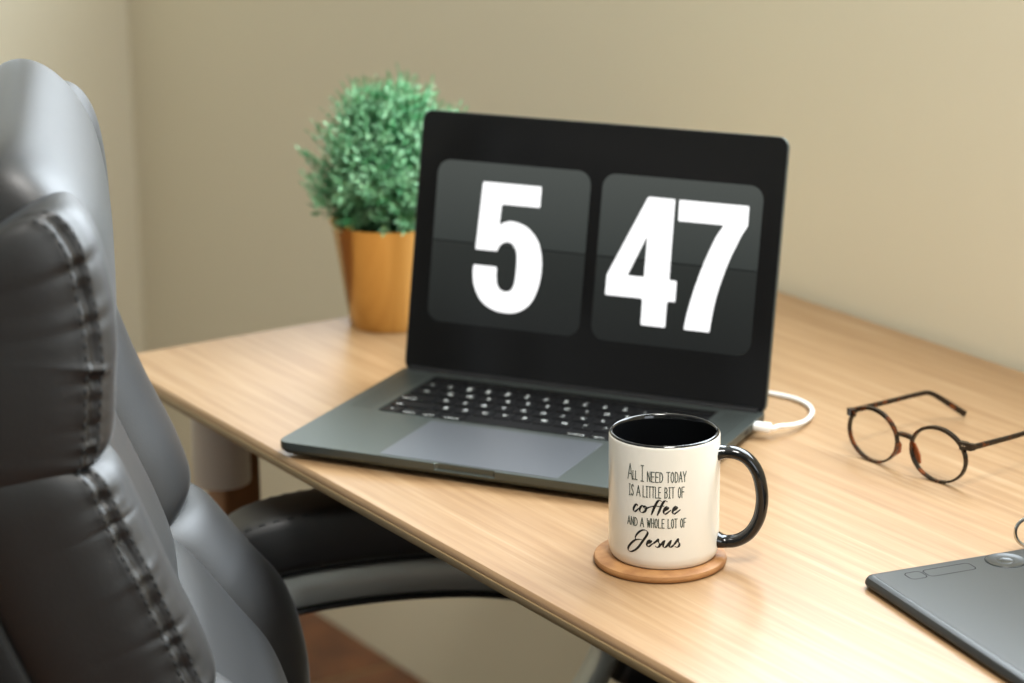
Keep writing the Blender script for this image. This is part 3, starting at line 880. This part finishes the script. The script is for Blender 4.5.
# ------------------------------------------------------------------ office chair
CH = empty('office_chair', (0.590, -0.0964, 0), math.radians(66.3))
tag(CH, 'black padded leather office chair with stitched seams pushed up to the desk', 'chair')
base_curve = [(-.225, .402), (-.192, .380), (-.165, .348), (-.147, .314), (-.139, .280), (-.136, .240), (-.138, .205), (-.139, .172), (-.134, .145), (-.126, .122), (-.112, .086), (-.097, .050), (-.082, .012), (-.064, -.020), (-.036, -.060), (-.010, -.097), (.004, -.140), (.008, -.180), (.004, -.230), (-.006, -.270)]
crv = catmull([(x, 0, z) for x, z in base_curve], 14)
def at_z(z):
    for i in range(len(crv) - 1):
        if crv[i].z >= z >= crv[i+1].z:
            return i + (crv[i].z - z) / max(1e-9, crv[i].z - crv[i+1].z)
    return 0 if z > crv[0].z else len(crv) - 1
def crv_at(i):
    i = max(0, min(len(crv) - 1.001, i)); k = int(i); return crv[k].lerp(crv[k+1], i - k)
def cushion(name, z0, z1, yc, b, a, back, nU=150, nT=72, power=2.8, endp=10, wr=None, seam=None, mtl=None, parent=None, endmin=0.35, side=0, b_in=None, p_in=None):
    """padded segment between heights z0>z1: ridge follows the profile; cross-section superellipse (a along normal, b lateral)"""
    i0, i1 = at_z(z0), at_z(z1)
    P = [crv_at(i0 + (i1 - i0) * k / nU) for k in range(nU + 1)]
    Ln = sum((P[k+1] - P[k]).length for k in range(nU))
    V, F = [], []
    ring = []
    for k in range(nU + 1):
        u = k / nU
        t = (P[min(k+1, nU)] - P[max(k-1, 0)]).normalized()
        N = Vector((-t.z, 0, t.x))
        e = max(0.0, 1 - abs(2*u - 1) ** endp) ** 0.5
        ef = endmin + (1 - endmin) * e
        c = P[k] - N * (a + back)
        for q in range(nT):
            th = 2 * math.pi * q / nT
            ct, stn = math.cos(th), math.sin(th)
            inner = side != 0 and stn * side < 0 and ct > -0.2
            pw, bb = (p_in, b_in) if inner else (power, b)
            x = math.copysign(abs(ct) ** (2 / pw), ct); y = math.copysign(abs(stn) ** (2 / pw), stn)
            d = 0.0
            if wr: d = wr(u * Ln, th, Ln)
            rr_ = Vector((x * a, y * bb)); nl = Vector((x / a, y / bb)).normalized()
            ox = rr_.x * (ef if ct > 0 else 1) + nl.x * d; oy = rr_.y * (0.82 + 0.18 * e) + nl.y * d
            V.append(c + N * ox + Vector((0, yc + oy, HD)))
    for k in range(nU):
        for q in range(nT):
            j = (q + 1) % nT
            F.append((k*nT+q, k*nT+j, (k+1)*nT+j, (k+1)*nT+q))
    F.append(tuple(range(nT))); F.append(tuple(nU*nT + q for q in range(nT - 1, -1, -1)))
    o = build(name, V, F, mtl or M_leather, parent or CH, True)
    return o, V, nU, nT, Ln
def pucker(side, seed, Ln_hint, amp=1.0):
    r = random.Random(seed)
    ths = -side_theta if side < 0 else side_theta
    folds = []
    s = 0.008
    while s < Ln_hint:
        folds.append((s, r.uniform(.0028, .0062), r.uniform(.0012, .0040) * amp * r.choice((1, 1, -1, -.8)), r.uniform(.09, .30), r.uniform(-.25, .25)))
        s += r.uniform(.006, .018)
    def f(s, th, L):
        dth = th - (ths if ths >= 0 else ths + 2 * math.pi)
        dth = (dth + math.pi) % (2 * math.pi) - math.pi
        d = -0.0030 * math.exp(-(dth / .05) ** 2) + 0.0012 * math.exp(-((abs(dth) - .14) / .06) ** 2)
        for s0, w, A, wt, sl in folds:
            x = (s - s0 - sl * dth * .03) / w
            if abs(x) < 3: d += A * math.exp(-x * x) * math.exp(-abs(dth) / wt)
        # slow, soft dents
        d += 0.0012 * math.sin(s * 52 + 2.0 * th + seed) * math.exp(-abs(dth) / .9)
        return d
    return f
side_theta = math.radians(48)
def stitches(V, nU, nT, Ln, side, parent):
    ths = side_theta if side > 0 else 2 * math.pi - side_theta
    parts = []
    for off in (-.12, .12):
        q = int(round((ths + off) / (2 * math.pi) * nT)) % nT
        line = [Vector(V[k*nT + q]) for k in range(nU + 1)]
        cen_ = [sum((Vector(V[k*nT + j]) for j in range(0, nT, 6)), Vector()) / len(range(0, nT, 6)) for k in range(nU + 1)]
        step = .0060; acc = 0; k0 = 4
        s = 0
        k = 5
        while k < nU - 6:
            k2 = k; dist = 0
            while k2 < nU - 5 and dist < .0038:
                dist += (line[k2+1] - line[k2]).length; k2 += 1
            n0 = (line[k] - cen_[k]).normalized() * .0004
            parts.append(tube_vf([line[k] + n0 * .2, line[(k+k2)//2] + n0 * 1.6, line[k2] + n0 * .2], .00055, 5))
            dist = 0
            while k2 < nU - 5 and dist < .0024:
                dist += (line[k2+1] - line[k2]).length; k2 += 1
            k = k2
    o = build('stitching', *merge(parts), M_thread, parent, True)
for side in (-1, 1):
    for si, (z0, z1) in enumerate(((.344, .160), (.170, -.006), (.006, -.245))):
        wr = pucker(side, 11 + si * 7 + side, .27, 1.0 if side < 0 else .35)
        o, V, nU, nT, Ln = cushion('side_bolster', z0, z1, side * .200, .047, .060, 0.0, wr=wr, nU=170, nT=96, endp=9, side=side, b_in=.082, p_in=2.0)
        stitches(V, nU, nT, Ln, side, o)
cushion('headrest_cushion', .378, .160, 0, .214, .060, -.001, endp=5, nU=80, nT=120, power=5.0)
cushion('back_cushion', .172, -.006, 0, .158, .050, .020, endp=9, nU=80, nT=96, power=3.4)
cushion('lumbar_cushion', .006, -.250, 0, .158, .050, .018, endp=9, nU=80, nT=96, power=3.4)
cushion('back_shell', .340, -.255, 0, .240, .030, .095, endp=14, nU=60, nT=64, power=4.5, mtl=M_chairplastic)
# seat
def superbox(name, cx, cy, cz, a, b, c, p1, p2, m, nu=48, nv=20):
    V, F = [], []
    sg = lambda v, e: math.copysign(abs(v) ** e, v)
    for j in range(nv + 1):
        ph = -math.pi/2 + math.pi * j / nv
        for i in range(nu):
            th = 2 * math.pi * i / nu
            V.append((cx + a * sg(math.cos(ph), p1) * sg(math.cos(th), p2), cy + b * sg(math.cos(ph), p1) * sg(math.sin(th), p2), cz + c * sg(math.sin(ph), p1)))
    for j in range(nv):
        for i in range(nu):
            k = (i + 1) % nu
            F.append((j*nu+i, j*nu+k, (j+1)*nu+k, (j+1)*nu+i))
    return build(name, V, F, m, CH, True)
superbox('seat', 0.215, 0, HD - .325, .255, .255, .062, .55, .42, M_leather)
superbox('seat_pan', 0.19, 0, HD - .395, .19, .19, .022, .35, .4, M_chairplastic)
# arm rests: padded top, metal band looping down at the front
arm = catmull([(-.063, 0, -.155), (-.033, 0, -.140), (.012, 0, -.1305), (.067, 0, -.1255), (.122, 0, -.1245), (.177, 0, -.1285), (.226, 0, -.140), (.262, 0, -.160), (.280, 0, -.186), (.2795, 0, -.213), (.267, 0, -.2415), (.248, 0, -.270), (.210, 0, -.304), (.155, 0, -.332), (.100, 0, -.348)], 7)
na = len(arm)
hgt = []
for i in range(na):
    u = i / (na - 1)
    k = max(0.0, min(1.0, (u - .40) / .18)); k = k * k * (3 - 2 * k)
    hgt.append(.0160 * (1 - k) + .0088 * k)
def arm_strip(yc, off0, off1, w, m, name, i0=0, i1=None):
    """strip between normal offsets off0..off1 (functions of index), lateral half width w"""
    i1 = na if i1 is None else i1
    V, F = [], []
    for i in range(i0, i1):
        t = (arm[min(i+1, na-1)] - arm[max(i-1, 0)]).normalized(); N = Vector((-t.z, 0, t.x))
        a, b = off0(i), off1(i); r = min(.0035, abs(b - a) / 3, w / 3)
        for y, o_ in ((-w + r, a), (w - r, a), (w, a + r), (w, b - r), (w - r, b), (-w + r, b), (-w, b - r), (-w, a + r)):
            V.append(arm[i] + N * o_ + Vector((0, yc + y, HD)))
    m_ = i1 - i0
    for i in range(m_ - 1):
        for k in range(8):
            F.append((i*8+k, i*8+(k+1) % 8, (i+1)*8+(k+1) % 8, (i+1)*8+k))
    F.append(tuple(range(7, -1, -1))); F.append(tuple((m_-1)*8 + k for k in range(8)))
    return build(name, V, F, m, CH, True, 50)
for s in (-1, 1):
    yc = s * .292
    arm_strip(yc, lambda i: -hgt[i], lambda i: hgt[i], .020, M_silver, 'arm_band')
    arm_strip(yc, lambda i: hgt[i] + .0002, lambda i: hgt[i] + .0050, .022, M_chairplastic, 'arm_trim', 0, int(na * .56))
    arm_strip(yc, lambda i: -hgt[i] - .0046, lambda i: -hgt[i] - .0002, .022, M_chairplastic, 'arm_trim', 0, int(na * .56))
    # padded top following the band, thick and soft
    V, F = [], []
    i0, i1 = 4, int(na * .70)
    ns = 24
    for i in range(i0, i1):
        t = (arm[min(i+1, na-1)] - arm[max(i-1, 0)]).normalized(); N = Vector((-t.z, 0, t.x))
        u = (i - i0) / (i1 - 1 - i0); e = max(0, 1 - abs(2*u - 1) ** 12) ** .5
        e = .25 + .75 * e
        lo = hgt[i] + .0052; hh = .0275 * e
        for q in range(ns):
            th = 2 * math.pi * q / ns; c_, s_ = math.cos(th), math.sin(th)
            x = math.copysign(abs(c_) ** .42, c_); y = math.copysign(abs(s_) ** .42, s_)
            V.append(arm[i] + N * (lo + hh + hh * x) + Vector((0, yc + .036 * e * y, HD)))
    m_ = i1 - i0
    for i in range(m_ - 1):
        for k in range(ns):
            F.append((i*ns+k, i*ns+(k+1) % ns, (i+1)*ns+(k+1) % ns, (i+1)*ns+k))
    F.append(tuple(range(ns - 1, -1, -1))); F.append(tuple((m_-1)*ns + k for k in range(ns)))
    pad = build('arm_pad', V, F, M_leather, CH, True)
    q = int(ns * .875) if s < 0 else int(ns * .125)
    q2 = (ns - q) % ns
    for qq in (q, q2):
        line = catmull([V[i * ns + qq] for i in range(m_)], 4)
        parts = []; k = 20
        while k < len(line) - 24:
            parts.append(tube_vf([line[k], line[k+1] + Vector((0, 0, .0006)), line[k+3]], .0007, 5)); k += 6
        build('stitching', *merge(parts), M_thread, pad, True)
    # brackets joining the loop to the seat pan
    box('arm_bracket', .05, .13, min(s*.15, s*.300), max(s*.15, s*.300), HD - .362, HD - .350, M_silver, CH, .002)
# pedestal
def lathe_at(name, prof, x, y, m, n=28):
    v, f = lathe_vf(prof, n)
    return build(name, [(p[0]+x, p[1]+y, p[2]) for p in v], f, m, CH, True, 40)
lathe_at('gas_column', [(.0001, .075), (.030, .075), (.030, .20), (.020, .205), (.020, HD - .415), (.0001, HD - .415)], .19, 0, M_chrome)
for k in range(5):
    a = math.radians(72 * k + 20); dx, dy = math.cos(a), math.sin(a)
    pth = [(.19 + dx * r, dy * r, z) for r, z in ((.02, .105), (.12, .100), (.22, .088), (.295, .074))]
    build('base_leg', *tube_vf(pth, [1.2, 1.05, .85, .7], sect=[(.016, .019), (.016, -.019), (-.016, -.022), (-.016, .022)]), M_silver, CH, True, 40)
    cx, cy = .19 + dx * .29, dy * .29
    for s in (-1, 1):
        vv, ff = lathe_vf([(.0001, -.009), (.022, -.009), (.026, -.006), (.026, .006), (.022, .009), (.0001, .009)], 24)
        ax = Vector((-dy, dx, 0)); rot = ax.to_track_quat('Z', 'Y').to_matrix()
        build('caster', [rot @ Vector(p) + Vector((cx, cy, .026)) + ax * s * .014 for p in vv], ff, M_chairplastic, CH, True, 40)
    lathe_at('caster_stem', [(.0001, .026), (.006, .026), (.006, .075), (.0001, .075)], cx, cy, M_chairplastic, 12)
